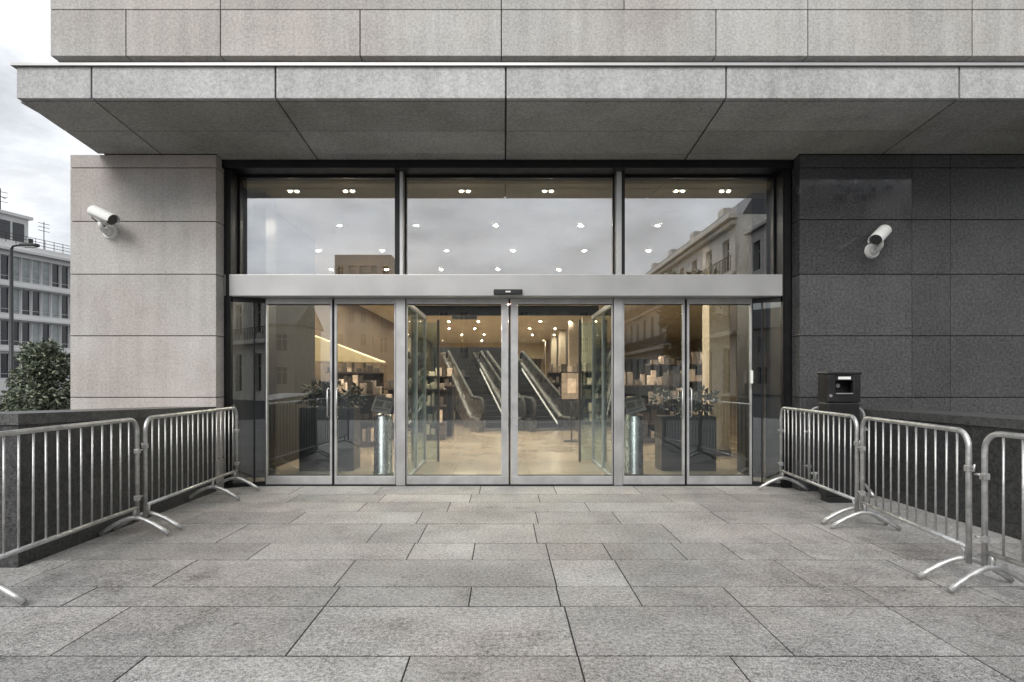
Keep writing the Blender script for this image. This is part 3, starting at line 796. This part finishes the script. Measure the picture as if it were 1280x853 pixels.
# white office block, back left
d = Vector((.287,.958)); o0 = Vector((-47.6,65.0))-d*12
r, L, zt = facade('office_block', (o0.x, o0.y, 0), math.atan2(.958,.287), 18, 1.0,
    [(1.6,4.1),(4.9,7.4),(8.1,10.7),(11.4,13.9)], 'white office block with ribbon windows beyond the lamp post', M['bwhite'], (M['win'], M['blind'], M['bwhite']), .95, [(4.3,.25,.25),(7.5,.25,.25),(10.8,.25,.25),(14.35,.3,.5)], 12, -.1, True, 1.3, False, .22)
mb = MB(); mb.box(-4, 9.0, 2.0, 9, zt, zt+3.2); mb.box(-4.3, 9.3, 1.7, 9, zt+3.2, zt+3.5); mb.build('penthouse', M['bwhite'], r, True)
f0 = None
for k in range(8):
    if f0 is None:
        mb = MB(); mb.cbox(0,1.1,0,.05,zt+.7,zt+2.6,.01); f0 = mb.build('penthouse_window', M['win'], r, True); f0.location = (-2+k*1.35,1.93,0)
    else: copy_obj(f0, r, (-2+k*1.35,1.93,0))
mb = MB()
for k in range(20): mb.tube([(k*.95,.3,zt),(k*.95,.3,zt+1.0)], .03, 5)
for z in (.35,.68,1.0): mb.tube([(0,.3,zt+z),(18,.3,zt+z)], .03, 5)
mb.build('roof_railing', M['pole'], r, True)
mb = MB(); mb.tube([(7.6,4,zt+3.5),(7.6,4,zt+6.3)], .05, 6)
for z in (4.9,5.4,5.9): mb.tube([(6.9,4,zt+z),(8.3,4,zt+z+.1)], .03, 5)
mb.tube([(10.6,2,zt),(10.6,2,zt+3.4)], .04, 6)
for z in (2.4,2.8,3.2): mb.tube([(10.0,2,zt+z),(11.2,2,zt+z)], .03, 5)
mb.box(9.3, 10.2, 3, 4, zt, zt+1.5)
mb.tube([(7,3.5,zt+3.5),(7,3.5,zt+6)], .05, 6); mb.tube([(6.4,3.5,zt+5.6),(7.8,3.5,zt+5.2)], .04, 5)
mb.build('roof_aerial', M['pole'], r, True)
# street behind the camera, seen mirrored in the glass
def win3(a): return a
r, L, zt = facade('classical_building', (13.6, -18.2, 0), R(-90), 11, 3.0, [(.6,3.4),(4.9,7.2),(8.1,10.0)],
   'long pale classical building with cornice mirrored in the right upper window', M['bclass'], (M['win'], M['win'], M['bclass']), 1.1, [(4.1,.3,.35),(7.7,.2,.2),(10.55,.25,.35),(10.85,.30,.6)], 12, -.1, True, 1.2)
mb = MB(); mb.hexa([(0,.4,zt),(L,.4,zt),(L,11,zt),(0,11,zt),(.6,1.6,zt+1.7),(L-.6,1.6,zt+1.7),(L-.6,9,zt+1.7),(.6,9,zt+1.7)]); mb.build('roof', M['roof'], r, True)
mb = MB()
for k in range(5): mb.cbox(3+k*7, 4.2+k*7, 3, 4, zt+1.7, zt+3.3, .05)
mb.build('chimney', M['bclass'], r, True)
r, L, zt = facade('grey_building', (13.9, -12.7, 0), R(-90), 2, 2.2, [(.6,3.2),(4.4,6.4),(7.5,9.1)],
   'plain grey corner building mirrored at the right end of the upper window', M['bgrey'], (M['win'], M['win'], M['bgrey']), .9, [(9.7,.2,.2)], 10, -.1, True, .9)
mb = MB(); mb.cbox(.4,1.1,1,2,zt,zt+1.0,.03); mb.cbox(1.9,2.6,1,2,zt,zt+1.3,.03); mb.cbox(3.3,3.9,1.5,2.5,zt,zt+.8,.03); mb.build('chimney', M['bgrey'], r, True)
r, L, zt = facade('striped_building', (14.2, .5, 0), R(-90), 5, 1.6, [(.6,3.0),(3.9,5.6),(6.2,7.6)],
   'pale building with tall narrow windows mirrored in the polished dark granite', M['bwhite'], (M['win'], M['win'], M['bwhite']), .8, None, 8, -.1, True, .8)
r, L, zt = facade('tower_block', (-15.0, -62, 0), R(180), 5, 1.5, [(3+3*k,4.6+3*k) for k in range(5)],
   'beige tower block mirrored far off in the left upper window', M['bblock'], (M['win'], M['blind'], M['bblock']), .8, None, 8, -.1, True, 1.5)
r, L, zt = facade('terrace_house', (-20.0, -40, 0), R(180), 5, 2.6, [(1,2.8),(4.2,5.9)],
   'low terrace house with pitched roof mirrored at the left end of the glass', M['bblock'], (M['win'], M['blind'], M['bwhite']), 1.1, None, 8, -.1, True, .9)
mb = MB(); mb.prism([(-.3,zt),(8.3,zt),(4,zt+2.6)], 'x', -.3, L+.3); mb.build('roof', M['roof'], r, True)
r, L, zt = facade('corner_building', (13.2, -54, 0), R(180), 12, 2.4, [(1,3.4),(4.6,6.6),(7.8,9.6)],
   'mid height grey building across the square mirrored in the sliding doors', M['bgrey'], (M['win'], M['blind'], M['bwhite']), 1.1, [(10.2,.3,.3)], 10, -.1, True, 1.2)

# ------------------------------------------------------------------ trees, lamp
def tree(loc, clumps, n, size, label, th, tr, seed, mat='leaf'):
    r = empty('tree', loc, label, 'tree'); rg = random.Random(seed)
    mb = MB(); mb.tube([(0,0,-.05),(.04,.02,th*.5),(0,.05,th)], [tr,tr*.8,tr*.6], 10)
    for c, rad in clumps: mb.tube([(0,.05,th*.8),(c[0]*.5,c[1]*.5,(th+c[2])/2),c], [tr*.5,tr*.35,tr*.12], 6)
    mb.build('trunk', M['bark'], r, True)
    mb = MB()
    for c, rad in clumps: leaves(mb, c, rad, int(n/len(clumps)), size, rg, .35, .2)
    mb.build('crown', M[mat], r, True, fix=False)
rg = random.Random(17); cl = []
for k in range(20):
    a = rg.uniform(0, 2*math.pi); q = rg.uniform(.1,.80); z = rg.uniform(.75, 2.0)
    w = 1.0-.75*max(0, z-1.0)
    cl.append(((math.cos(a)*q*w*1.1, math.sin(a)*q*w, z), (rg.uniform(.24,.42),)*2+(rg.uniform(.2,.32),)))
tree((-9.45, 12.2, 0), cl, 9000, .10, 'small dark leafy tree behind the left low wall beside the pale pier', .8, .06, 2)
cl = []
for k in range(16):
    a = rg.uniform(0, 2*math.pi); q = rg.uniform(.2,1.3); z = rg.uniform(2.6, 6.0)
    cl.append(((math.cos(a)*q, math.sin(a)*q, z), (rg.uniform(.6,.9),)*2+(rg.uniform(.5,.8),)))
tree((8.6, -11.0, 0), cl, 3600, .32, 'street tree mirrored dark in the right hinged doors', 2.4, .14, 5)
r = empty('street_lamp', (-20.8, 25, -.05), 'black street lamp with short arm in front of the white office block', 'street lamp')
mb = MB(); mb.tube([(0,0,0),(0,0,1.0),(0,0,1.02),(0,0,7.05)], [.11,.11,.085,.065], 12); mb.tube([(0,0,7.03),(.06,0,7.16),(.25,0,7.2),(.55,0,7.2)], .045, 8); mb.build('post', M['pole'], r, True)
mb = MB(); mb.cbox(.40,1.12,-.13,.13,7.14,7.27,.04); lh = mb.build('lamp_head', M['pole'], r, True)
mb = MB(); mb.cbox(.5,1.05,-.10,.10,7.118,7.139,.008); mb.build('lamp_glass', M['white'], lh, True)

# ------------------------------------------------------------------ sky, sun, camera
EL, AZ = R(41), R(199)      # sun behind the camera, a little to the left, veiled by cloud
w = bpy.data.worlds.new('World'); scene.world = w; w.use_nodes = True; t = w.node_tree; t.nodes.clear()
out = N(t, 'ShaderNodeOutputWorld'); bg = N(t, 'ShaderNodeBackground', Strength=.10)
sky = N(t, 'ShaderNodeTexSky'); sky.sky_type = 'NISHITA'; sky.sun_disc = False; sky.sun_elevation = EL; sky.sun_rotation = AZ
sky.air_density = 1.0; sky.dust_density = 3.0
hs = N(t, 'ShaderNodeHueSaturation', Saturation=.40, Value=.62); t.links.new(sky.outputs[0], hs.inputs['Color'])
tc = N(t, 'ShaderNodeTexCoord'); mp = N(t, 'ShaderNodeMapping'); mp.inputs['Scale'].default_value = (1.2, 1.2, 3.2); t.links.new(tc.outputs['Generated'], mp.inputs['Vector'])
n1 = N(t, 'ShaderNodeTexNoise', Scale=1.9, Detail=8.0, Roughness=.58, Distortion=.4); t.links.new(mp.outputs['Vector'], n1.inputs['Vector'])
n2 = N(t, 'ShaderNodeTexNoise', Scale=4.5, Detail=6.0, Roughness=.6); t.links.new(mp.outputs['Vector'], n2.inputs['Vector'])
cover = mapr(t, n1.outputs['Fac'], .34, .54, .45, 1.0)
shade = mapr(t, n2.outputs['Fac'], .32, .68, 3.7, 6.2)
cc = scale_col(t, (.97, 1.0, 1.04), shade)
mx = t.nodes.new('ShaderNodeMix'); mx.data_type = 'RGBA'
t.links.new(cover, mx.inputs['Factor']); t.links.new(hs.outputs[0], mx.inputs['A']); t.links.new(cc, mx.inputs['B'])
t.links.new(mx.outputs['Result'], bg.inputs['Color']); t.links.new(bg.outputs[0], out.inputs[0])
sl = bpy.data.lights.new('sun', 'SUN'); sl.energy = 1.25; sl.angle = R(34); sl.color = (1, .98, .95)
so = bpy.data.objects.new('sun', sl); COL.objects.link(so)
sd = Vector((math.sin(AZ)*math.cos(EL), math.cos(AZ)*math.cos(EL), math.sin(EL)))
so.rotation_euler = sd.to_track_quat('Z', 'Y').to_euler()
cam = bpy.data.cameras.new('camera'); co = bpy.data.objects.new('camera', cam); COL.objects.link(co)
co.location = (0, 0, H); co.rotation_euler = (R(90), 0, 0)
cam.sensor_width = 36; cam.lens = 740/1280*36; cam.shift_x = 10/1280; cam.shift_y = 48.5/1280
cam.clip_end = 2000; cam.clip_start = .05
scene.camera = co
vs = scene.view_settings; vs.view_transform = 'Standard'; vs.look = 'None'; vs.gamma = 1; vs.exposure = 1.15; vs.use_curve_mapping = False
scene.cycles.transparent_max_bounces = 32; scene.cycles.max_bounces = 8; scene.cycles.use_denoising = True
scene.cycles.sample_clamp_indirect = 6.0
